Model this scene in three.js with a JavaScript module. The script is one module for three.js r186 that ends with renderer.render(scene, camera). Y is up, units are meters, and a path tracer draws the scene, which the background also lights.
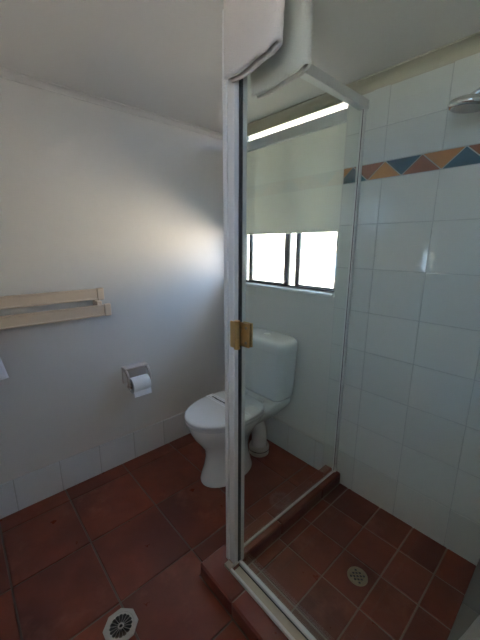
import * as THREE from 'three';
import { RoundedBoxGeometry } from 'three/addons/geometries/RoundedBoxGeometry.js';
import { Brush, Evaluator, SUBTRACTION } from 'three-bvh-csg';
import { mergeGeometries } from 'three/addons/utils/BufferGeometryUtils.js';

// ------------------------------------------------------------------ camera, sky, sun, exposure
const scene = new THREE.Scene();
const renderer = new THREE.WebGLRenderer({ antialias: true });
renderer.toneMapping = THREE.LinearToneMapping;
renderer.toneMappingExposure = 2.2;
renderer.shadowMap.enabled = true;

const camera = new THREE.PerspectiveCamera(90.37, 480 / 640, 0.02, 100);
{
  const R = Math.PI / 180, yaw = 47.937 * R, pitch = 13.239 * R, roll = 0.203 * R;
  const fw = new THREE.Vector3(-Math.sin(yaw) * Math.cos(pitch), -Math.sin(pitch), -Math.cos(yaw) * Math.cos(pitch));
  const rt = new THREE.Vector3(Math.cos(yaw), 0, -Math.sin(yaw)), up = new THREE.Vector3().crossVectors(rt, fw);
  const r2 = rt.clone().multiplyScalar(Math.cos(roll)).addScaledVector(up, Math.sin(roll));
  const u2 = up.clone().multiplyScalar(Math.cos(roll)).addScaledVector(rt, -Math.sin(roll));
  camera.position.set(1.8307, 1.3741, 1.5294);
  camera.quaternion.setFromRotationMatrix(new THREE.Matrix4().makeBasis(r2, u2, fw.clone().negate()));
}
scene.background = new THREE.Color().setRGB(2.2, 3.2, 4.9);       // clear midday sky
const sun = new THREE.DirectionalLight(new THREE.Color().setRGB(1, 0.93, 0.82), 55);
sun.position.set(-3.5, 7.8, 5.2);                                  // stands behind the house: the yard is lit, the window is not
sun.target.position.set(0, 0, -3);
sun.position.add(sun.target.position);
sun.castShadow = true;
sun.shadow.mapSize.set(2048, 2048);
Object.assign(sun.shadow.camera, { left: -9, right: 9, top: 9, bottom: -9, near: 0.5, far: 30 });
scene.add(sun, sun.target);

// ------------------------------------------------------------------ helpers
let seed = 7;
const rnd = () => { seed = (seed * 1664525 + 1013904223) >>> 0; return seed / 4294967296; };
const V = (x, y, z) => new THREE.Vector3(x, y, z);
const used = new Map();
function numbered(name) {
  const n = used.get(name) ?? 0; used.set(name, n + 1);
  return n ? `${name}_${String(n).padStart(3, '0')}` : name;
}
function mesh(name, geo, mat, parent) {
  const m = new THREE.Mesh(geo, mat);
  m.name = parent ? name : numbered(name); m.castShadow = m.receiveShadow = true;
  (parent ?? scene).add(m); return m;
}
function thing(name, label, category, pos = [0, 0, 0], group) {
  const g = new THREE.Group(); g.name = numbered(name); g.position.set(...pos);
  g.userData = { label, category }; if (group) g.userData.group = group;
  scene.add(g); return g;
}
function struct(name, label, category) {
  const g = new THREE.Group(); g.name = name; g.userData = { kind: 'structure', label, category }; scene.add(g); return g;
}
const box = (x0, x1, y0, y1, z0, z1) => new THREE.BoxGeometry(x1 - x0, y1 - y0, z1 - z0).translate((x0 + x1) / 2, (y0 + y1) / 2, (z0 + z1) / 2);
const rbox = (x0, x1, y0, y1, z0, z1, r = 0.003, s = 2) => new RoundedBoxGeometry(x1 - x0, y1 - y0, z1 - z0, s, r).translate((x0 + x1) / 2, (y0 + y1) / 2, (z0 + z1) / 2);
const flatten = (gs) => mergeGeometries(gs.map((g) => { const n = g.index ? g.toNonIndexed() : g; for (const k of Object.keys(n.attributes)) if (!['position', 'normal', 'uv'].includes(k)) n.deleteAttribute(k); return n; }));
// a tile: a slab in the xy plane, facing +z, its face edges chamfered; uv in metres
function slab(w, h, t, c = 0.0015, u0 = 0, v0 = 0) {
  const ring = (i, z) => [[-w / 2 + i, -h / 2 + i, z], [w / 2 - i, -h / 2 + i, z], [w / 2 - i, h / 2 - i, z], [-w / 2 + i, h / 2 - i, z]];
  const A = ring(0, 0), B = ring(0, t - c), C = ring(c, t), p = [];
  const quad = (a, b, d, e) => p.push(...a, ...b, ...d, ...a, ...d, ...e);
  for (let i = 0; i < 4; i++) { const j = (i + 1) % 4; quad(A[i], A[j], B[j], B[i]); quad(B[i], B[j], C[j], C[i]); }
  quad(C[0], C[1], C[2], C[3]); quad(A[3], A[2], A[1], A[0]);
  const g = new THREE.BufferGeometry(); g.setAttribute('position', new THREE.Float32BufferAttribute(p, 3));
  const uv = []; for (let i = 0; i < p.length; i += 3) uv.push(p[i] + u0, p[i + 1] + v0);
  g.setAttribute('uv', new THREE.Float32BufferAttribute(uv, 2)); g.computeVertexNormals(); return g;
}
// skin over rings of equal length
function loft(rings, cap0 = true, cap1 = true) {
  const n = rings[0].length, p = [], idx = [];
  for (const r of rings) for (const q of r) p.push(q.x, q.y, q.z);
  for (let i = 0; i + 1 < rings.length; i++) for (let k = 0; k < n; k++) {
    const a = i * n + k, b = i * n + (k + 1) % n; idx.push(a, b, b + n, a, b + n, a + n);
  }
  const cap = (r, flip) => {
    const c = r.reduce((s, q) => s.add(q), V(0, 0, 0)).multiplyScalar(1 / n), o = p.length / 3;
    p.push(c.x, c.y, c.z); for (const q of r) p.push(q.x, q.y, q.z);
    for (let k = 0; k < n; k++) { const a = o + 1 + k, b = o + 1 + (k + 1) % n; flip ? idx.push(o, b, a) : idx.push(o, a, b); }
  };
  if (cap0) cap(rings[0], true);
  if (cap1) cap(rings[rings.length - 1], false);
  const g = new THREE.BufferGeometry(); g.setAttribute('position', new THREE.Float32BufferAttribute(p, 3));
  g.setAttribute('uv', new THREE.Float32BufferAttribute(new Array(p.length / 3 * 2).fill(0), 2));
  g.setIndex(idx); g.computeVertexNormals(); return g;
}
// horizontal ring, counter-clockwise from above so that loft() upward faces outward
function ovalRing(cx, y, cz, rx, rzF, rzB, e = 2, eB = e, n = 48) {
  const r = [];
  for (let i = 0; i < n; i++) {
    const t = i / n * Math.PI * 2, s = Math.sin(t), c = Math.cos(t), k = 2 / (c > 0 ? e : eB);
    r.push(V(cx + rx * Math.sign(s) * Math.abs(s) ** k, y, cz + (c > 0 ? rzF : rzB) * Math.sign(c) * Math.abs(c) ** k));
  }
  return r;
}
function rrRing(x0, x1, y, z0, z1, r, n = 6) {
  const o = [], cs = [[x1 - r, z1 - r, 0], [x1 - r, z0 + r, 1], [x0 + r, z0 + r, 2], [x0 + r, z1 - r, 3]];
  for (const [cx, cz, q] of cs) for (let i = 0; i <= n; i++) { const t = (q + i / n) * Math.PI / 2; o.push(V(cx + r * Math.sin(t), y, cz + r * Math.cos(t))); }
  return o;
}
// sheet of thickness th about the surface P(u, v)
function sheet(P, nu, nv, th) {
  const mid = [], nor = [];
  for (let j = 0; j <= nv; j++) for (let i = 0; i <= nu; i++) {
    const u = i / nu, v = j / nv, e = 1e-3;
    const du = P(Math.min(1, u + e), v).sub(P(Math.max(0, u - e), v)), dv = P(u, Math.min(1, v + e)).sub(P(u, Math.max(0, v - e)));
    mid.push(P(u, v)); nor.push(du.cross(dv).normalize());
  }
  const N = mid.length, W = nu + 1, p = [], idx = [], uv = [];
  for (const s of [1, -1]) for (let k = 0; k < N; k++) {
    const q = mid[k].clone().addScaledVector(nor[k], s * th / 2); p.push(q.x, q.y, q.z); uv.push((k % W) / nu * 0.3, Math.floor(k / W) / nv * 0.5);
  }
  for (let j = 0; j < nv; j++) for (let i = 0; i < nu; i++) {
    const a = j * W + i; idx.push(a, a + 1, a + W + 1, a, a + W + 1, a + W, N + a, N + a + W + 1, N + a + 1, N + a, N + a + W, N + a + W + 1);
  }
  const edge = (a, b) => idx.push(a, N + a, N + b, a, N + b, b);
  for (let i = 0; i < nu; i++) { edge(i, i + 1); edge(nv * W + i + 1, nv * W + i); }
  for (let j = 0; j < nv; j++) { edge((j + 1) * W, j * W); edge(j * W + nu, (j + 1) * W + nu); }
  const g = new THREE.BufferGeometry(); g.setAttribute('position', new THREE.Float32BufferAttribute(p, 3));
  g.setAttribute('uv', new THREE.Float32BufferAttribute(uv, 2)); g.setIndex(idx); g.computeVertexNormals(); return g;
}
const tube = (pts, r, seg = 32, rs = 12) => new THREE.TubeGeometry(new THREE.CatmullRomCurve3(pts.map((p) => V(...p))), seg, r, rs, false);

// ------------------------------------------------------------------ textures and materials
function lattice(n, s) { const a = []; let q = s; for (let i = 0; i < n * n; i++) { q = (q * 1664525 + 1013904223) >>> 0; a.push(q / 4294967296); } return a; }
function tileNoise(size, octaves, s) {                              // tileable value noise, 0..1
  const out = new Float32Array(size * size); let amp = 1, sum = 0;
  for (const n of octaves) {
    const L = lattice(n, s + n * 77);
    for (let y = 0; y < size; y++) for (let x = 0; x < size; x++) {
      const fx = x / size * n, fy = y / size * n, ix = Math.floor(fx), iy = Math.floor(fy);
      let tx = fx - ix, ty = fy - iy; tx = tx * tx * (3 - 2 * tx); ty = ty * ty * (3 - 2 * ty);
      const a = L[iy % n * n + ix % n], b = L[iy % n * n + (ix + 1) % n], c = L[(iy + 1) % n * n + ix % n], d = L[(iy + 1) % n * n + (ix + 1) % n];
      out[y * size + x] += amp * ((a + (b - a) * tx) * (1 - ty) + (c + (d - c) * tx) * ty);
    }
    sum += amp; amp *= 0.62;
  }
  for (let i = 0; i < out.length; i++) out[i] /= sum;
  return out;
}
function dataTex(size, fn, srgb, metres) {
  const d = new Uint8Array(size * size * 4);
  for (let i = 0; i < size * size; i++) { const c = fn(i); d[i * 4] = c[0]; d[i * 4 + 1] = c[1]; d[i * 4 + 2] = c[2]; d[i * 4 + 3] = 255; }
  const t = new THREE.DataTexture(d, size, size, THREE.RGBAFormat);
  t.magFilter = THREE.LinearFilter; t.minFilter = THREE.LinearMipmapLinearFilter; t.generateMipmaps = true;
  t.wrapS = t.wrapT = THREE.RepeatWrapping; t.repeat.set(1 / metres, 1 / metres);
  if (srgb) t.colorSpace = THREE.SRGBColorSpace; t.needsUpdate = true; return t;
}
const nA = tileNoise(512, [4, 9, 19, 41, 97], 3), nB = tileNoise(512, [7, 17, 37, 79, 160], 11), nC = tileNoise(512, [3, 5, 8], 29);
const clamp = (v) => Math.max(0, Math.min(255, v));
const mixc = (a, b, t) => a.map((v, i) => v + (b[i] - v) * Math.max(0, Math.min(1, t)));
const terraMap = dataTex(512, (i) => {
  let c = mixc([122, 62, 46], [150, 78, 56], (nA[i] - 0.35) * 2.4); c = mixc(c, [100, 54, 46], (nC[i] - 0.55) * 2.4); c = mixc(c, [158, 104, 84], (nB[i] - 0.6) * 3);
  return c.map(clamp);
}, true, 1.1);
const terraRough = dataTex(512, (i) => { const v = clamp(45 + 125 * nB[i]); return [v, v, v]; }, false, 0.9);
const fineBump = dataTex(512, (i) => { const v = clamp(255 * nB[i]); return [v, v, v]; }, false, 0.5);
const coarseBump = dataTex(512, (i) => { const v = clamp(255 * nC[i]); return [v, v, v]; }, false, 0.45);
const plasterMap = dataTex(512, (i) => { const v = 228 + (nA[i] - 0.5) * 10; return [v, v, v].map(clamp); }, true, 2);
const grain = tileNoise(256, [60, 120], 5);
const terryBump = dataTex(256, (i) => { const v = clamp(255 * grain[i]); return [v, v, v]; }, false, 0.12);

const col = (r, g, b) => new THREE.Color().setRGB(r, g, b);
const std = (c, roughness, o = {}) => new THREE.MeshStandardMaterial({ color: c, roughness, ...o });
const phy = (c, roughness, o = {}) => new THREE.MeshPhysicalMaterial({ color: c, roughness, ...o });
const M = {
  wall: std(col(0.85, 0.825, 0.78), 0.85, { map: plasterMap, bumpMap: fineBump, bumpScale: 0.0006 }),
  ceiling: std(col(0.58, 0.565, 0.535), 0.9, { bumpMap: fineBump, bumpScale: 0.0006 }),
  cornice: std(col(0.46, 0.42, 0.32), 0.6),
  tile: [0, 1, 2].map((i) => phy(col(0.655 + i * 0.012, 0.665 + i * 0.01, 0.63 + i * 0.01), 0.05, { bumpMap: coarseBump, bumpScale: 0.00025, ior: 1.5 })),
  skirt: [0, 1].map((i) => phy(col(0.66 + i * 0.015, 0.68 + i * 0.015, 0.69 + i * 0.015), 0.16, { bumpMap: coarseBump, bumpScale: 0.0004 })),
  wallGrout: std(col(0.46, 0.47, 0.46), 0.9),
  floorGrout: std(col(0.16, 0.125, 0.105), 0.95, { bumpMap: fineBump, bumpScale: 0.001 }),
  showerGrout: std(col(0.27, 0.21, 0.17), 0.95),
  terra: [0, 1, 2, 3].map((i) => std(col(...[[0.8, 0.8, 0.8], [0.75, 0.74, 0.76], [0.84, 0.8, 0.77], [0.78, 0.75, 0.72]][i]), 1, { map: terraMap, roughnessMap: terraRough, bumpMap: fineBump, bumpScale: 0.0012 })),
  ledge: phy(col(0.24, 0.23, 0.21), 0.3),
  blue: phy(col(0.035, 0.115, 0.17), 0.2, { bumpMap: coarseBump, bumpScale: 0.0003 }),
  brick: phy(col(0.27, 0.095, 0.055), 0.2, { bumpMap: coarseBump, bumpScale: 0.0003 }),
  orange: phy(col(0.48, 0.225, 0.08), 0.2, { bumpMap: coarseBump, bumpScale: 0.0003 }),
  white: std(col(0.8, 0.8, 0.78), 0.4),
  alu: phy(col(0.70, 0.70, 0.69), 0.35, { clearcoat: 0.3 }),
  channel: std(col(0.50, 0.45, 0.36), 0.4, { metalness: 0.2 }),
  gasket: std(col(0.05, 0.05, 0.055), 0.6),
  seal: phy(col(0.75, 0.78, 0.8), 0.25),
  gold: std(col(0.62, 0.40, 0.16), 0.32, { metalness: 0.75 }),
  brass: std(col(0.42, 0.35, 0.23), 0.4, { metalness: 0.6 }),
  chrome: std(col(0.72, 0.73, 0.75), 0.12, { metalness: 1 }),
  cup: std(col(0.11, 0.105, 0.10), 0.6, { side: THREE.DoubleSide }),
  drain: std(col(0.42, 0.40, 0.355), 0.35, { metalness: 0.3 }),
  glass: phy(col(0.975, 1, 0.985), 0, { transmission: 1, thickness: 0, ior: 1.5 }),
  pane: phy(col(1, 1, 1), 0, { transmission: 1, thickness: 0, ior: 1.5 }),
  frame: std(col(0.035, 0.045, 0.07), 0.4),
  blind: phy(col(0.74, 0.74, 0.67), 0.95, { transmission: 0.14, thickness: 0 }),
  blindRail: std(col(0.62, 0.64, 0.66), 0.4),
  porcelain: phy(col(0.78, 0.80, 0.81), 0.12, { clearcoat: 0.5, clearcoatRoughness: 0.08 }),
  seat: phy(col(0.66, 0.69, 0.72), 0.2),
  pipe: std(col(0.68, 0.66, 0.60), 0.5),
  rack: std(col(0.70, 0.56, 0.42), 0.5, { bumpMap: fineBump, bumpScale: 0.0004 }),
  holder: phy(col(0.62, 0.55, 0.50), 0.3),
  paper: std(col(0.86, 0.87, 0.88), 0.95),
  card: std(col(0.45, 0.36, 0.27), 0.9),
  towel: std(col(0.58, 0.55, 0.53), 1, { bumpMap: terryBump, bumpScale: 0.0016 }),
  concrete: std(col(0.55, 0.51, 0.45), 0.95),
  render: std(col(0.66, 0.62, 0.55), 0.9),
  roof: std(col(0.35, 0.33, 0.31), 0.9),
};

// ------------------------------------------------------------------ the room (y up; wall_left at x = 0, wall_back at z = 0)
const H = 2.09, XR = 2.5, ZF = 1.9, T = 0.1, XS = 1.9;
const SH = { x0: 0.925, z1: 0.937, hob: 0.07 };                    // outer edges of the shower hob
const W1 = { x0: 0.055, x1: 0.9, y0: 1.118, y1: 2.086 };           // window opening in the back wall
const W2 = { x0: 0.591, x1: 0.735, y0: 1.12, y1: 1.334 };            // small opening in the front wall
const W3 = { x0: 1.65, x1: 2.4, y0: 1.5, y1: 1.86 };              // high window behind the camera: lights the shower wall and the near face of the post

const shapeRect = (x0, x1, y0, y1) => { const s = new THREE.Shape(); s.moveTo(x0, y0); s.lineTo(x1, y0); s.lineTo(x1, y1); s.lineTo(x0, y1); s.closePath(); return s; };
const pathRect = (x0, x1, y0, y1) => { const s = new THREE.Path(); s.moveTo(x0, y0); s.lineTo(x0, y1); s.lineTo(x1, y1); s.lineTo(x1, y0); s.closePath(); return s; };
function pierced(rect, holes, depth) { const s = shapeRect(...rect); for (const h of holes) s.holes.push(pathRect(...h)); return new THREE.ExtrudeGeometry(s, { depth, bevelEnabled: false }); }

const wallLeft = struct('wall_left', 'off-white painted left wall', 'wall');
mesh('plaster', box(-T, 0, -0.1, H + 0.1, -T, ZF + T), M.wall, wallLeft);
const wallBack = struct('wall_back', 'back wall, painted by the window and tiled in the shower', 'wall');
mesh('plaster', pierced([0, XR + T, -0.1, H + 0.1], [[W1.x0, W1.x1, W1.y0, W1.y1]], T).translate(0, 0, -T), M.wall, wallBack);
const wallFront = struct('wall_front', 'painted wall behind the camera', 'wall');
mesh('plaster', pierced([0, XR + T, -0.1, H + 0.1], [W2, W3].map((w) => [w.x0, w.x1, w.y0, w.y1]), T).translate(0, 0, ZF), M.wall, wallFront);
const wallRight = struct('wall_right', 'painted right wall and tiled shower end wall', 'wall');
mesh('plaster', box(XR, XR + T, -0.1, H + 0.1, 0, ZF), M.wall, wallRight);
mesh('shower_partition', box(XS, XS + 0.09, 0, H, 0, 0.94), M.wall, wallRight);
const ceiling = struct('ceiling', 'plain pale ceiling', 'ceiling');
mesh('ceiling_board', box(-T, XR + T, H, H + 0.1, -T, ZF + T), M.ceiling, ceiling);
const roof = struct('roof', 'flat roof with deep eaves over the bathroom', 'roof');
mesh('roof_slab', box(-1.2, 4.5, H + 0.2, H + 0.3, -0.75, ZF + 0.85), M.roof, roof);

// cornice: a cove section swept along each wall
function cove(len, d = 0.06, h = 0.045) {
  const s = new THREE.Shape(); s.moveTo(0, 0); s.lineTo(d, 0); s.lineTo(d, -0.006);
  s.quadraticCurveTo(0.014, -0.008, 0.007, -h + 0.004); s.lineTo(0.007, -h); s.lineTo(0, -h); s.closePath();
  return new THREE.ExtrudeGeometry(s, { depth: len, bevelEnabled: false, curveSegments: 10 });
}
{
  const t1 = struct('trim_1', 'cream cove cornice along the left wall', 'cornice');
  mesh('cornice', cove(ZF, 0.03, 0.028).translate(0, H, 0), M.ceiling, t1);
  const t2 = struct('trim_2', 'cream cove cornice along the back wall', 'cornice');
  mesh('cornice', cove(XS).rotateY(-Math.PI / 2).translate(XS, H, 0), M.cornice, t2);
}

// ---- floor: terracotta tiles one by one
const floor = struct('floor', 'terracotta tiled bathroom floor', 'floor');
mesh('grout_bed', box(0, XR, -0.1, -0.003, 0, ZF), M.floorGrout, floor);
const pick = (a) => a[Math.floor(rnd() * a.length)];
function floorTile(x0, x1, z0, z1, y, parent, mats, th = 0.008, j = 0.0035) {
  const w = x1 - x0 - 2 * j, d = z1 - z0 - 2 * j; if (w < 0.01 || d < 0.01) return;
  const t = mesh('tile', slab(w, d, th, 0.0022, rnd() * 3, rnd() * 3).rotateX(-Math.PI / 2), pick(mats), parent);
  t.position.set((x0 + x1) / 2, y - th, (z0 + z1) / 2); t.rotation.set((rnd() - 0.5) * 0.004, 0, (rnd() - 0.5) * 0.004);
}
{
  const gx = [0, 0.11, 0.45, 0.80, 1.14, 1.48, 1.82, 2.16, XR], gz = [0, 0.22, 0.56, 0.895, 1.23, 1.54, ZF];
  for (let i = 0; i + 1 < gx.length; i++) for (let k = 0; k + 1 < gz.length; k++) {
    const [x0, x1, z0, z1] = [gx[i], gx[i + 1], gz[k], gz[k + 1]];
    if (x0 >= SH.x0 && z1 <= SH.z1) continue;
    if (x1 <= SH.x0 || z0 >= SH.z1) { floorTile(x0, x1, z0, z1, 0.002, floor, M.terra); continue; }
    if (x0 < SH.x0 && z1 <= SH.z1) { floorTile(x0, SH.x0, z0, z1, 0.002, floor, M.terra); continue; }
    if (x0 >= SH.x0) { floorTile(x0, x1, SH.z1, z1, 0.002, floor, M.terra); continue; }
    const s = new THREE.Shape(), j = 0.0035;                        // the tile cut round the hob corner
    for (const [a, b] of [[x0 + j, z0 + j], [SH.x0 - j, z0 + j], [SH.x0 - j, SH.z1 + j], [x1 - j, SH.z1 + j], [x1 - j, z1 - j], [x0 + j, z1 - j]]) s.lineTo(a, -b);
    s.curves.shift(); s.closePath();
    mesh('tile', new THREE.ExtrudeGeometry(s, { depth: 0.008, bevelEnabled: false }).rotateX(-Math.PI / 2).translate(0, -0.006, 0), M.terra[0], floor);
  }
}
// ---- shower base and hob
const base = thing('shower_tray', 'terracotta tiled shower base with raised hob', 'shower base');
{
  const y = 0.004;
  mesh('grout_bed', box(SH.x0 + 0.1, XS, -0.003, 0.0, 0, SH.z1 - 0.13), M.showerGrout, base);
  const gx = [1.03, 1.085, 1.272, 1.44, 1.59, 1.705], gz = [0, 0.185, 0.365, 0.55, 0.73, 0.8];
  for (let i = 0; i + 1 < gx.length; i++) for (let k = 0; k + 1 < gz.length; k++) floorTile(gx[i], gx[i + 1], gz[k], gz[k + 1], y, base, M.terra, 0.007, 0.0028);
  // hob core and its facing tiles
  const h = SH.hob;
  mesh('hob_core', flatten([box(SH.x0 + 0.006, 1.024, 0, h - 0.006, 0.002, SH.z1 - 0.006), box(1.024, XS, 0, h - 0.006, 0.806, SH.z1 - 0.006)]), M.showerGrout, base);
  const put = (w, d, x, yy, z, rx, ry) => { const t = mesh('hob_tile', slab(w - 0.005, d - 0.005, 0.008, 0.004, rnd() * 3, rnd() * 3), pick(M.terra), base); t.rotation.set(rx, ry, 0, 'YXZ'); t.position.set(x, yy, z); };
  const zs = [0, 0.19, 0.53, 0.80];
  for (let i = 0; i < 3; i++) {
    const a = zs[i], b = zs[i + 1], m = (a + b) / 2;
    put(0.105, b - a, 0.977, h - 0.007, m, -Math.PI / 2, 0);                         // top, side run
    put(b - a, h, SH.x0 + 0.007, h / 2, m, 0, -Math.PI / 2);                        // outside
    put(b - a, h, 1.022, h / 2, m, 0, Math.PI / 2);                                 // inside
  }
  put(0.137, h, SH.x0 + 0.007, h / 2, 0.868, 0, -Math.PI / 2);
  const xs = [SH.x0, 1.13, 1.47, 1.81, XS];
  for (let i = 0; i < 4; i++) {
    const a = xs[i], b = xs[i + 1], m = (a + b) / 2;
    put(b - a, 0.135, m, h - 0.007, 0.869, -Math.PI / 2, 0);
    put(b - a, h, m, h / 2, SH.z1 - 0.008, 0, 0);
    const ai = Math.max(a, 1.03); put(b - ai, h, (ai + b) / 2, h / 2, 0.808, 0, Math.PI);
  }
}
{ // low tiled ledge along the end of the shower
  const l = mesh('ledge', box(1.713, XS, 0, 0.046, 0.002, 0.8), M.wallGrout, base);
  for (const [a, b] of [[0, 0.27], [0.27, 0.54], [0.54, 0.8]]) {
    const t = mesh('tile', slab(XS - 1.705 - 0.004, b - a - 0.003, 0.006), M.ledge, l); t.rotation.x = -Math.PI / 2; t.position.set((1.705 + XS) / 2, 0.044, (a + b) / 2);
    const f = mesh('tile', slab(b - a - 0.003, 0.046, 0.006), M.ledge, l); f.rotation.y = -Math.PI / 2; f.position.set(1.713, 0.023, (a + b) / 2);
  }
}

// ---- wall tiles in the shower
const wallTile = (parent, w, h, x, y, z, ry) => {
  const g = slab(w - 0.002, h - 0.002, 0.007, 0.0013, rnd() * 3, rnd() * 3);
  const t = mesh('tile', g, pick(M.tile), parent);
  t.position.set(x, y, z); t.rotation.set((rnd() - 0.5) * 0.006, ry + (rnd() - 0.5) * 0.006, 0, 'YXZ');
};
const XT = 0.908;                                                   // left edge of the tiling
const rows = [0.0, 0.21, 0.42, 0.63, 0.84, 1.045, 1.262, 1.475, 1.672], rowsTop = [1.745, 1.89, 2.05];
{
  mesh('grout_bed', box(XT, XS, 0, 2.052, 0, 0.0055), M.wallGrout, wallBack);
  const cols = [XT, 1.105, 1.34, 1.575, 1.81, XS];
  for (const R of [rows, rowsTop]) for (let k = 0; k + 1 < R.length; k++) for (let i = 0; i + 1 < cols.length; i++)
    wallTile(wallBack, cols[i + 1] - cols[i], R[k + 1] - R[k], (cols[i] + cols[i + 1]) / 2, (R[k] + R[k + 1]) / 2, 0, 0);
  mesh('grout_bed', box(XS - 0.0055, XS, 0, 2.052, 0.006, 0.8), M.wallGrout, wallRight);
  const zc = [0.008, 0.1, 0.335, 0.57, 0.8];
  for (const R of [rows, rowsTop]) for (let k = 0; k + 1 < R.length; k++) for (let i = 0; i + 1 < zc.length; i++)
    wallTile(wallRight, zc[i + 1] - zc[i], R[k + 1] - R[k], XS, (R[k] + R[k + 1]) / 2, (zc[i] + zc[i + 1]) / 2, -Math.PI / 2);
  // frieze of coloured triangles
  const y0 = 1.6735, y1 = 1.7435, P = 0.155;
  const tri = (pts, m, parent) => {
    // clip to the edges of the tiling, then shrink for the joint
    let q = pts;
    for (const [s, lim] of [[1, XT + 0.001], [-1, XS - 0.008]]) {
      const o = []; for (let i = 0; i < q.length; i++) { const a = q[i], b = q[(i + 1) % q.length], ia = s * (a[0] - lim) >= 0, ib = s * (b[0] - lim) >= 0; if (ia) o.push(a); if (ia !== ib) { const t = (lim - a[0]) / (b[0] - a[0]); o.push([lim, a[1] + (b[1] - a[1]) * t]); } } q = o;
    }
    if (q.length < 3) return;
    const cx = q.reduce((s, a) => s + a[0], 0) / q.length, cy = q.reduce((s, a) => s + a[1], 0) / q.length;
    const s = new THREE.Shape(q.map(([a, b]) => new THREE.Vector2(cx + (a - cx) * 0.93, cy + (b - cy) * 0.93)));
    const g = new THREE.ExtrudeGeometry(s, { depth: 0.0065, bevelEnabled: true, bevelSize: 0.0008, bevelThickness: 0.0008, bevelSegments: 1 });
    mesh('frieze_tile', g, m, parent);
  };
  const C = [M.orange, M.brick, M.blue];
  for (let i = -1; i < 8; i++) {
    const b = 0.88 + i * P;                                         // pointing up: blue, orange, brick ...
    tri([[b, y0], [b + P, y0], [b + P / 2, y1]], [M.blue, M.orange, M.brick][((i % 3) + 3) % 3], wallBack);
    tri([[b - P / 2, y1], [b + P / 2, y1], [b, y0]].map((p) => p).reverse(), C[((i % 3) + 3) % 3], wallBack);
  }
}

// ---- skirting tiles
{
  const bl = struct('baseboard_left', 'white tiled skirting along the left wall', 'skirting');
  mesh('grout_bed', box(0, 0.005, 0, 0.192, 0, ZF), M.wallGrout, bl);
  const zs = [0.008]; for (let z = 0.165; z < ZF; z += 0.215) zs.push(z); zs.push(ZF);
  for (let i = 0; i + 1 < zs.length; i++) {
    const t = mesh('tile', slab(zs[i + 1] - zs[i] - 0.003, 0.189, 0.008, 0.002), pick(M.skirt), bl); t.rotation.y = Math.PI / 2; t.position.set(0, 0.0975, (zs[i] + zs[i + 1]) / 2);
  }
  const bb = struct('baseboard_back', 'white tiled skirting under the window', 'skirting');
  mesh('grout_bed', box(0.008, XT, 0, 0.192, 0, 0.005), M.wallGrout, bb);
  const xs = [0.008, 0.2, 0.415, 0.63, 0.845, XT];
  for (let i = 0; i + 1 < xs.length; i++) { const t = mesh('tile', slab(xs[i + 1] - xs[i] - 0.003, 0.189, 0.008, 0.002), pick(M.skirt), bb); t.position.set((xs[i] + xs[i + 1]) / 2, 0.0975, 0); }
}

// ---- window in the back wall
{
  const w = struct('window_1', 'dark framed sliding window over the toilet', 'window');
  const { x0, x1, y0, y1 } = W1, zf = -0.09;
  mesh('frame', flatten([box(x0, x0 + 0.066, y0, y1, zf, -0.055), box(x1 - 0.02, x1, y0, y1, zf, -0.055), box(x0, x1, y0, y0 + 0.009, zf, -0.055), box(x0, x1, y1 - 0.006, y1, zf, -0.055)]), M.frame, w);
  const sash = (a, b, z) => {
    mesh('stile', rbox(a, a + 0.032, y0 + 0.009, 1.985, z - 0.009, z + 0.009, 0.002, 1), M.frame, w);
    mesh('stile', rbox(b - 0.042, b, y0 + 0.009, 1.985, z - 0.009, z + 0.009, 0.002, 1), M.frame, w);
    mesh('rail', rbox(a + 0.032, b - 0.042, y0 + 0.009, y0 + 0.018, z - 0.009, z + 0.009, 0.002, 1), M.frame, w);
    mesh('pane', box(a + 0.03, b - 0.04, y0 + 0.016, 1.985, z - 0.001, z + 0.001), M.pane, w);
  };
  sash(0.163, 0.53, -0.066); sash(0.567, x1 - 0.012, -0.08);
  mesh('transom', rbox(x0 + 0.066, x1 - 0.02, 1.985, 1.997, zf, -0.055, 0.002, 1), M.frame, w);
  mesh('pane', box(x0 + 0.065, x1 - 0.019, 1.997, y1 - 0.005, -0.073, -0.071), M.pane, w);
  mesh('window_sill', rbox(x0 - 0.012, x1 + 0.004, y0 - 0.018, y0, -0.055, 0.018, 0.004), M.white, w);
  for (const [name, label, b] of [['window_2', 'small window in the wall behind the camera', W2], ['window_3', 'high window in the wall behind the camera', W3]]) {
    const w2 = struct(name, label, 'window'), za = ZF + 0.03, zb = ZF + 0.06;
    mesh('frame', flatten([box(b.x0, b.x0 + 0.012, b.y0, b.y1, za, zb), box(b.x1 - 0.012, b.x1, b.y0, b.y1, za, zb), box(b.x0, b.x1, b.y0, b.y0 + 0.012, za, zb), box(b.x0, b.x1, b.y1 - 0.012, b.y1, za, zb)]), M.white, w2);
    mesh('pane', box(b.x0 + 0.01, b.x1 - 0.01, b.y0 + 0.01, b.y1 - 0.01, ZF + 0.044, ZF + 0.046), M.pane, w2);
  }
}
// ---- outside
{
  const g = struct('ground', 'sunlit concrete yard outside the window', 'ground');
  mesh('paving', box(-14, 16, -0.35, -0.15, -16, 14), M.concrete, g);
  const f = thing('boundary_wall', 'sunlit cream wall across the yard outside the window', 'wall', [0, -0.15, -6]);
  mesh('wall_panel', box(-9, 9, 0, 2.1, -0.1, 0.1), M.render, f);
  mesh('coping', rbox(-9, 9, 2.1, 2.17, -0.14, 0.14, 0.01), M.concrete, f);
}

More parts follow.
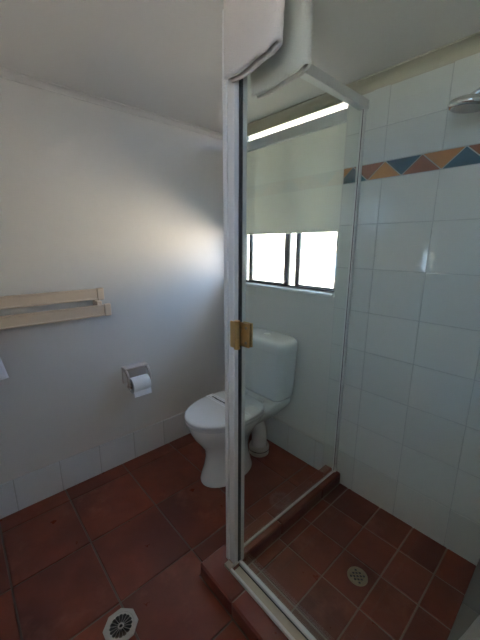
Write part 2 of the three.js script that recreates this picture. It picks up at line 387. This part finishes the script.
// ------------------------------------------------------------------ roller blind
{
  const b = thing('roller_blind', 'cream roller blind half drawn over the window', 'blind');
  mesh('head_rail', rbox(0.062, 0.894, 1.962, 2.020, -0.036, -0.004, 0.006), M.blindRail, b);
  mesh('fabric', box(0.068, 0.890, 1.458, 1.975, -0.0215, -0.020), M.blind, b);
  mesh('bottom_bar', rbox(0.068, 0.890, 1.444, 1.460, -0.026, -0.016, 0.003), M.blind, b);
}

// ------------------------------------------------------------------ shower screen (fixed) and door
const PX = 0.994;
{
  const s = thing('shower_screen', 'fixed glass side panel and white corner post of the shower', 'shower screen');
  const h = SH.hob;
  mesh('post', flatten([rbox(0.980, 0.998, h, 2.0, 0.785, 0.838, 0.003), rbox(0.998, 1.025, h, 2.0, 0.785, 0.833, 0.003), rbox(1.025, 1.037, h, 2.0, 0.785, 0.840, 0.003)]), M.alu, s);
  mesh('side_glass', box(PX - 0.003, PX + 0.003, h + 0.009, 1.985, 0.012, 0.786), M.glass, s);
  mesh('top_rail', flatten([rbox(PX - 0.018, PX + 0.018, 1.976, 2.016, 0.0, 0.786, 0.003), rbox(0.98, XS, 2.0, 2.035, 0.79, 0.836, 0.003)]), M.alu, s);
  mesh('bottom_rail', rbox(PX - 0.0055, PX + 0.0055, h, h + 0.009, 0.008, 0.786, 0.002), M.alu, s);
  mesh('wall_channel', rbox(PX - 0.011, PX + 0.011, h, 1.98, 0.007, 0.026, 0.002), M.alu, s);
  mesh('gasket', box(PX + 0.0031, PX + 0.0046, h + 0.013, 1.976, 0.026, 0.030), M.gasket, s);
  const sill = mesh('sill', flatten([rbox(1.04, XS, h, h + 0.016, 0.856, 0.866, 0.002), rbox(1.051, XS, h, h + 0.013, 0.801, 0.806, 0.002)]), M.alu, s);
  mesh('sill_channel', box(1.051, XS, h, h + 0.006, 0.806, 0.857), M.channel, sill);
  mesh('corner_block', rbox(1.004, 1.038, h, h + 0.014, 0.841, 0.868, 0.003), M.channel, s);

  const d = thing('shower_door', 'clear glass pivot door of the shower with gold hinge', 'shower door');
  mesh('glass', box(1.0415, XS - 0.03, h + 0.022, 1.998, 0.812, 0.818), M.glass, d);
  mesh('edge_gasket', box(1.0385, 1.0415, h + 0.02, 1.998, 0.808, 0.822), M.gasket, d);
  const se = mesh('bottom_seal', rbox(1.048, XS - 0.03, h + 0.012, h + 0.026, 0.808, 0.823, 0.003), M.seal, d);
  mesh('seal_lip', box(1.048, XS - 0.03, h + 0.007, h + 0.013, 0.820, 0.824), M.gasket, se);
  const hg = mesh('hinge', flatten([rbox(1.024, 1.050, 1.030, 1.124, 0.8405, 0.848, 0.003), rbox(1.050, 1.094, 1.036, 1.120, 0.8185, 0.825, 0.002), rbox(1.050, 1.094, 1.036, 1.120, 0.805, 0.8115, 0.002)]), M.gold, d);
  mesh('barrel', new THREE.CylinderGeometry(0.0105, 0.0105, 0.1, 20).translate(1.054, 1.078, 0.842), M.gold, hg);
  for (const yy of [1.052, 1.104]) mesh('screw', new THREE.CylinderGeometry(0.005, 0.005, 0.003, 16).rotateX(Math.PI / 2).translate(1.081, yy, 0.826), M.brass, hg);
}
{ // towel folded double and hung over the front rail at the post
  const t = thing('bath_towel', 'folded white towel hung over the top of the shower door', 'towel');
  const zc = 0.813, half = 0.027, top = 2.04, o0 = 1.828, i0 = 1.816;
  const P = (u, v) => {
    // u runs round a hairpin: inner layer, rounded fold at the right end, outer layer
    let x, d; const L = 0.44, R = 0.012, a = 0.188;
    const s = u * (2 * a + Math.PI * R);
    if (s < a) { x = s; d = 0.006; } else if (s > a + Math.PI * R) { x = a - (s - a - Math.PI * R); d = 0.006 + 2 * R; } else { const q = (s - a) / R; x = a + R * Math.sin(q); d = 0.006 + R - R * Math.cos(q); }
    const r = half + d, len1 = top - o0, len2 = Math.PI * r * 0.5, len3 = top - i0, w = v * (len1 + len2 + len3);
    let y, z, k;
    if (w < len1) { y = o0 + w; z = zc + r; k = 1 - w / len1; } else if (w < len1 + len2) { const q = (w - len1) / len2 * Math.PI; y = top + 0.02 * Math.sin(q); z = zc + r * Math.cos(q); k = 0; } else { y = top - (w - len1 - len2); z = zc - r; k = (w - len1 - len2) / len3; }
    const front = z > zc;
    const xx = (front ? 1.034 : 1.030) + x * (front ? 1 : 1.04) + k * 0.006;
    z += (front ? 1 : -1) * k * (0.010 + 0.010 * Math.sin(x * 26 + (front ? 3.6 : 0.5)));
    return V(xx, y + (x > 0.17 ? 0.5 * (x - 0.17) * k : 0), z);
  };
  mesh('cloth', sheet(P, 72, 60, 0.009), M.towel, t);
}
{ // folded mat on the ledge, only its corner shows at the lower right
  const m = thing('bath_mat', 'folded white bath mat lying on the tiled ledge', 'bath mat');
  const g = sheet((u, v) => { const a = 0.15, s = u * 2, k = s < 1 ? s : 2 - s; return V(1.764 + k * 0.11 - v * 0.085, 0.0575 + (s < 1 ? 0 : 0.016) + 0.002 * Math.sin(v * 19), 0.30 + v * 0.42); }, 24, 24, 0.013);
  mesh('cloth', g, M.towel, m);
}

// ------------------------------------------------------------------ shower head
{
  const s = thing('overhead_shower', 'round chrome shower head beside the patterned tile band', 'shower head', [1.478, 1.803, 0.26]);
  const head = mesh('rose', new THREE.LatheGeometry([[0, -0.012], [0.05, -0.012], [0.056, -0.009], [0.058, -0.002], [0.054, 0.006], [0.040, 0.014], [0.022, 0.019], [0.013, 0.022], [0, 0.022]].map(([a, b]) => new THREE.Vector2(a, b)), 40), M.chrome, s);
  head.rotation.z = -0.12;
  mesh('spray_plate', new THREE.CylinderGeometry(0.046, 0.046, 0.003, 32).translate(0, -0.0125, 0), std(col(0.3, 0.31, 0.33), 0.4), head);
  mesh('arm', tube([[0.0, 0.014, 0], [0.02, 0.026, 0], [0.07, 0.034, 0], [0.2, 0.06, 0], [0.418, 0.1, 0]], 0.0095), M.chrome, s);
  mesh('flange', new THREE.CylinderGeometry(0.028, 0.028, 0.008, 24).rotateZ(Math.PI / 2).translate(0.411, 0.1, 0), M.chrome, s);
}

// ------------------------------------------------------------------ drains
const csg = new Evaluator(); csg.useGroups = false; csg.attributes = ['position', 'normal', 'uv'];
function bore(parents, x, z, r) {                                   // a real hole through the tiles and their bed
  const tool = new Brush(new THREE.CylinderGeometry(r, r, 0.1, 36).translate(x, -0.036, z)); tool.updateMatrixWorld(true);
  scene.updateMatrixWorld(true);
  for (const p of parents) for (const m of [...p.children]) {
    if (!m.isMesh || !/^(tile|grout_bed)$/.test(m.name)) continue;
    let g = m.geometry.clone().applyMatrix4(m.matrixWorld); g.computeBoundingBox(); const b = g.boundingBox;
    if (x + r < b.min.x || x - r > b.max.x || z + r < b.min.z || z - r > b.max.z) continue;
    if (g.index) g = g.toNonIndexed();
    const a = new Brush(g); a.updateMatrixWorld(true);
    m.geometry = csg.evaluate(a, tool, SUBTRACTION).geometry; m.position.set(0, 0, 0); m.rotation.set(0, 0, 0);
  }
}
const cup = (r, depth) => new THREE.LatheGeometry([[r, 0], [r, -depth], [0.012, -depth], [0, -depth]].map(([a, b]) => new THREE.Vector2(a, b)), 36);
{
  const d = thing('floor_drain', 'octagonal metal floor drain with radial slots in the main floor', 'drain', [0.883, 0.003, 1.261]);
  const poly = (r, n, o = 0) => { const a = []; for (let i = 0; i < n; i++) a.push(new THREE.Vector2(r * Math.cos((i + o) / n * 2 * Math.PI), r * Math.sin((i + o) / n * 2 * Math.PI))); return a; };
  const s = new THREE.Shape(poly(0.060, 8, 0.5)); s.holes.push(new THREE.Path(poly(0.047, 40).reverse()));
  mesh('rim', new THREE.ExtrudeGeometry(s, { depth: 0.003, bevelEnabled: true, bevelSize: 0.002, bevelThickness: 0.002, bevelSegments: 2 }).rotateX(-Math.PI / 2), M.drain, d);
  const g = new THREE.Shape(poly(0.047, 40));
  for (let i = 0; i < 16; i++) {
    const a = i / 16 * 2 * Math.PI, c = Math.cos(a), q = Math.sin(a), w1 = 0.0016, w2 = 0.0066, r1 = 0.0105, r2 = 0.038, pts = [];
    for (const [r, w] of [[r1, -w1], [r1, w1], [r2 - 0.002, w2], [r2 + 0.002, w2 * 0.5], [r2 + 0.002, -w2 * 0.5], [r2 - 0.002, -w2]]) pts.push(new THREE.Vector2(r * c - w * q, r * q + w * c));
    g.holes.push(new THREE.Path(pts));
  }
  g.holes.push(new THREE.Path(poly(0.006, 16).reverse()));
  mesh('grate', new THREE.ExtrudeGeometry(g, { depth: 0.003, bevelEnabled: false }).rotateX(-Math.PI / 2).translate(0, 0.0005, 0), M.drain, d);
  bore([floor], 0.883, 1.261, 0.0445);
  mesh('well', cup(0.0442, 0.28), M.cup, d);

  const e = thing('shower_drain', 'small round brass drain in the shower floor', 'drain', [1.376, 0.0045, 0.441]);
  const r = new THREE.Shape(poly(0.041, 40)); const L = 0.0135;
  for (let i = -4; i <= 4; i++) for (let k = -4; k <= 4; k++) {
    const x = (i - k) * L * 0.71, y = (i + k) * L * 0.71; if (Math.hypot(x, y) > 0.028) continue;
    r.holes.push(new THREE.Path(poly(0.006, 8).map((p) => p.add(new THREE.Vector2(x, y))).reverse()));
  }
  mesh('grate', new THREE.ExtrudeGeometry(r, { depth: 0.002, bevelEnabled: true, bevelSize: 0.0006, bevelThickness: 0.0008, bevelSegments: 1 }).rotateX(-Math.PI / 2).translate(0, 0.0008, 0), M.brass, e);
  bore([floor, base], 1.376, 0.441, 0.0335);
  mesh('well', cup(0.0332, 0.28), M.cup, e);
}

// ------------------------------------------------------------------ toilet
{
  const t = thing('toilet', 'white toilet with closed lid under the window', 'toilet', [0.5, 0.002, 0.0]);
  const O = (y, cz, rx, f, b, e = 2, eB = 2.2) => ovalRing(0, y, cz, rx, f, b, e, eB);
  // pan: flared foot, waist, bowl and rim
  mesh('pan', loft([O(0, 0.45, 0.112, 0.165, 0.2), O(0.012, 0.45, 0.114, 0.167, 0.2), O(0.04, 0.45, 0.108, 0.158, 0.19), O(0.10, 0.45, 0.094, 0.138, 0.175), O(0.16, 0.45, 0.088, 0.128, 0.17), O(0.21, 0.45, 0.094, 0.138, 0.18),
    O(0.26, 0.45, 0.118, 0.172, 0.2), O(0.31, 0.45, 0.148, 0.208, 0.22), O(0.355, 0.45, 0.168, 0.228, 0.23, 2, 2.6), O(0.385, 0.45, 0.174, 0.234, 0.24, 2, 3), O(0.398, 0.45, 0.172, 0.232, 0.24, 2, 3)]), M.porcelain, t);
  mesh('cistern_shelf', loft([rrRing(-0.10, 0.10, 0.30, 0.07, 0.30, 0.03), rrRing(-0.14, 0.14, 0.35, 0.04, 0.31, 0.035), rrRing(-0.165, 0.165, 0.385, 0.025, 0.31, 0.035), rrRing(-0.17, 0.17, 0.41, 0.02, 0.27, 0.035), rrRing(-0.165, 0.165, 0.425, 0.02, 0.215, 0.03)]), M.porcelain, t);
  mesh('trap', tube([[0, 0.30, 0.30], [0, 0.27, 0.22], [0, 0.2, 0.165], [0, 0.12, 0.15], [0, 0.05, 0.15]], 0.052, 30, 20), M.porcelain, t);
  const col_ = mesh('outlet_collar', new THREE.LatheGeometry([[0.056, 0], [0.066, 0], [0.068, 0.05], [0.063, 0.062], [0.057, 0.064]].map(([a, b]) => new THREE.Vector2(a, b)), 32).translate(0, 0, 0.15), M.pipe, t);
  mesh('clamp_band', new THREE.CylinderGeometry(0.0695, 0.0695, 0.006, 32, 1, true).translate(0, 0.035, 0.15), M.gasket, col_);
  // seat and lid
  const egg = (y, g = 0) => ovalRing(0, y, 0.435, 0.188 - g, 0.262 - g, 0.205 - g, 2.05, 3.2, 64);
  mesh('seat', loft([egg(0.398, 0.008), egg(0.402, 0.002), egg(0.414, 0.0), egg(0.418, 0.004)]), M.seat, t);
  const lid = mesh('lid', loft([egg(0.4185, 0.004), egg(0.422, -0.001), egg(0.434, -0.001), egg(0.440, 0.004), egg(0.443, 0.016), egg(0.446, 0.06), egg(0.447, 0.12)]), M.seat, t);
  for (const s of [-1, 1]) mesh('seat_hinge', rbox(s * 0.075 - 0.02, s * 0.075 + 0.02, 0.424, 0.444, 0.205, 0.236, 0.006), M.seat, t);
  // cistern
  const Q = (y, w, d, r) => rrRing(-w, w, y, 0.012, 0.012 + d, r);
  mesh('cistern', loft([Q(0.415, 0.135, 0.13, 0.04), Q(0.425, 0.158, 0.15, 0.045), Q(0.45, 0.178, 0.163, 0.045), Q(0.52, 0.188, 0.172, 0.045), Q(0.65, 0.197, 0.178, 0.045), Q(0.748, 0.202, 0.182, 0.045)]), M.porcelain, t);
  const cl = mesh('cistern_lid', loft([Q(0.749, 0.206, 0.186, 0.047), Q(0.754, 0.209, 0.188, 0.048), Q(0.785, 0.208, 0.187, 0.048), Q(0.803, 0.202, 0.181, 0.047), Q(0.814, 0.188, 0.168, 0.045), Q(0.819, 0.16, 0.145, 0.04), Q(0.820, 0.1, 0.1, 0.03)]), M.porcelain, t);
  mesh('flush_button', new THREE.CylinderGeometry(0.02, 0.022, 0.006, 24).translate(0, 0.823, 0.095), M.white, cl);
  // water supply
  mesh('supply_hose', tube([[-0.12, 0.43, 0.07], [-0.15, 0.36, 0.06], [-0.18, 0.3, 0.035], [-0.18, 0.27, 0.012]], 0.006, 20, 8), M.chrome, t);
}
{ // paper band round the closed lid: white strip with one line of small print, too small to read
  const W = 256, Hh = 64, cv = document.createElement('canvas'); cv.width = W; cv.height = Hh;
  const c = cv.getContext('2d'); c.fillStyle = '#dfe3e8'; c.fillRect(0, 0, W, Hh); c.fillStyle = '#23283a';
  let x = 30, k = 5; while (x < 226) { k = (k * 37 + 11) % 101; const w = 5 + k % 6; c.fillRect(x, 22 + k % 4, w, 18 - k % 3); x += w + (k % 7 === 0 ? 9 : 2.5); }
  c.fillStyle = '#6f7a9a'; c.fillRect(16, 50, 224, 3); c.fillRect(16, 10, 224, 3);
  const tx = new THREE.CanvasTexture(cv); tx.colorSpace = THREE.SRGBColorSpace;
  const b = thing('paper_band', 'printed paper strip across the closed toilet lid', 'paper strip', [0.5, 0.002, 0.43]);
  const g = sheet((u, v) => { const xx = -0.188 + u * 0.376, a = Math.abs(xx); return V(xx, a > 0.178 ? 0.4475 - (a - 0.178) * 1.6 : 0.4494 - 0.002 * (a / 0.178) ** 2, (0.5 - v) * 0.055); }, 40, 4, 0.0006);
  const uv = g.attributes.uv, p = g.attributes.position; for (let i = 0; i < uv.count; i++) uv.setXY(i, (p.getX(i) + 0.188) / 0.376, 0.5 - p.getZ(i) / 0.055);
  mesh('paper', g, new THREE.MeshStandardMaterial({ map: tx, roughness: 0.9 }), b);
}

// ------------------------------------------------------------------ toilet paper
{
  const h = thing('toilet_paper_holder', 'beige toilet paper holder on the left wall', 'paper holder', [0, 0.603, 0.772]);
  mesh('back_plate', rbox(0, 0.012, -0.06, 0.05, -0.078, 0.078, 0.006), M.holder, h);
  mesh('hood', rbox(0.004, 0.05, 0.032, 0.048, -0.077, 0.077, 0.007), M.holder, h);
  for (const s of [-1, 1]) {
    const a = mesh('arm', tube([[0.006, 0.03, s * 0.068], [0.05, 0.028, s * 0.068], [0.075, 0.0, s * 0.068], [0.078, -0.04, s * 0.068], [0.07, -0.06, s * 0.068]], 0.009, 24, 10), M.holder, h);
    mesh('arm_end', new THREE.SphereGeometry(0.0092, 14, 10).translate(0.07, -0.06, s * 0.068), M.holder, a);
  }
  mesh('spindle', new THREE.CylinderGeometry(0.006, 0.006, 0.136, 16).rotateX(Math.PI / 2).translate(0.07, -0.06, 0), M.holder, h);
  const r = thing('toilet_roll', 'white toilet roll hanging in the beige holder', 'toilet roll', [0.07, 0.543, 0.772]);
  const prof = [[0.02, -0.055], [0.047, -0.055], [0.0485, -0.053], [0.0485, 0.053], [0.047, 0.055], [0.02, 0.055], [0.02, -0.055]].map(([a, b]) => new THREE.Vector2(a, b));
  mesh('paper', new THREE.LatheGeometry(prof, 40).rotateX(Math.PI / 2), M.paper, r);
  mesh('core', new THREE.CylinderGeometry(0.0198, 0.0198, 0.111, 24, 1, true).rotateX(Math.PI / 2), M.card, r);
  mesh('loose_sheet', sheet((u, v) => { const a = 0.3 - v * 1.4; return v < 0.6 ? V(0.0495 * Math.cos(a), 0.0495 * Math.sin(a), -0.054 + u * 0.108) : V(0.0495 * Math.cos(0.3 - 0.84) + (v - 0.6) * 0.035, 0.0495 * Math.sin(0.3 - 0.84) - (v - 0.6) * 0.075, -0.054 + u * 0.108 + (v - 0.6) * 0.01); }, 6, 16, 0.0008), M.paper, r);
}

// ------------------------------------------------------------------ towel rack on the left wall
{
  const r = thing('towel_rack', 'beige two-bar towel rack on the left wall', 'towel rack');
  const bar = (x, y0, y1, z0, z1) => {
    const b = mesh('bar', rbox(x, x + 0.014, y0, y1, z0 + 0.03, z1, 0.003), M.rack, r);
    mesh('raised_edge', flatten([rbox(x + 0.012, x + 0.018, y1 - 0.009, y1, z0 + 0.03, z1, 0.002), rbox(x + 0.012, x + 0.018, y0, y0 + 0.009, z0 + 0.03, z1, 0.002)]), M.rack, b);
    mesh('end_cap', rbox(x - 0.002, x + 0.022, y0 - 0.003, y1 + 0.003, z0, z0 + 0.036, 0.006), M.rack, b);
  };
  bar(0.03, 1.084, 1.143, 0.925, 1.85); bar(0.062, 0.997, 1.058, 0.905, 1.85);
  for (const z of [0.945, 1.78]) {
    const k = mesh('bracket', rbox(0, 0.036, 1.03, 1.125, z, z + 0.03, 0.006), M.rack, r);
    mesh('bracket_arm', rbox(0.02, 0.066, 1.005, 1.078, z, z + 0.028, 0.006), M.rack, k);
  }
  // towel over the lower bar; only its lower corner reaches into view
  const t = thing('hand_towel', 'white hand towel hanging from the beige rack at the left edge', 'towel');
  mesh('cloth', sheet((u, v) => {
    const z = 1.455 + u * 0.3, w = v * 0.62; let x, y;
    if (w < 0.291) { y = 0.772 + w; x = 0.088; } else if (w < 0.331) { const q = (w - 0.291) / 0.04 * Math.PI; y = 1.063 + 0.01 * Math.sin(q); x = 0.0705 + 0.0175 * Math.cos(q); } else { y = 1.063 - (w - 0.331); x = 0.053; }
    const k = Math.max(0, (1.06 - y) / 0.29); return V(x + (x > 0.07 ? 1 : 0.2) * k * 0.014 * Math.sin(u * 16), y, z - (x > 0.07 ? 0.05 * k * (1 - u) : 0));
  }, 40, 60, 0.006), std(col(0.84, 0.85, 0.87), 1, { bumpMap: terryBump, bumpScale: 0.0016 }), t);
}

renderer.render(scene, camera);
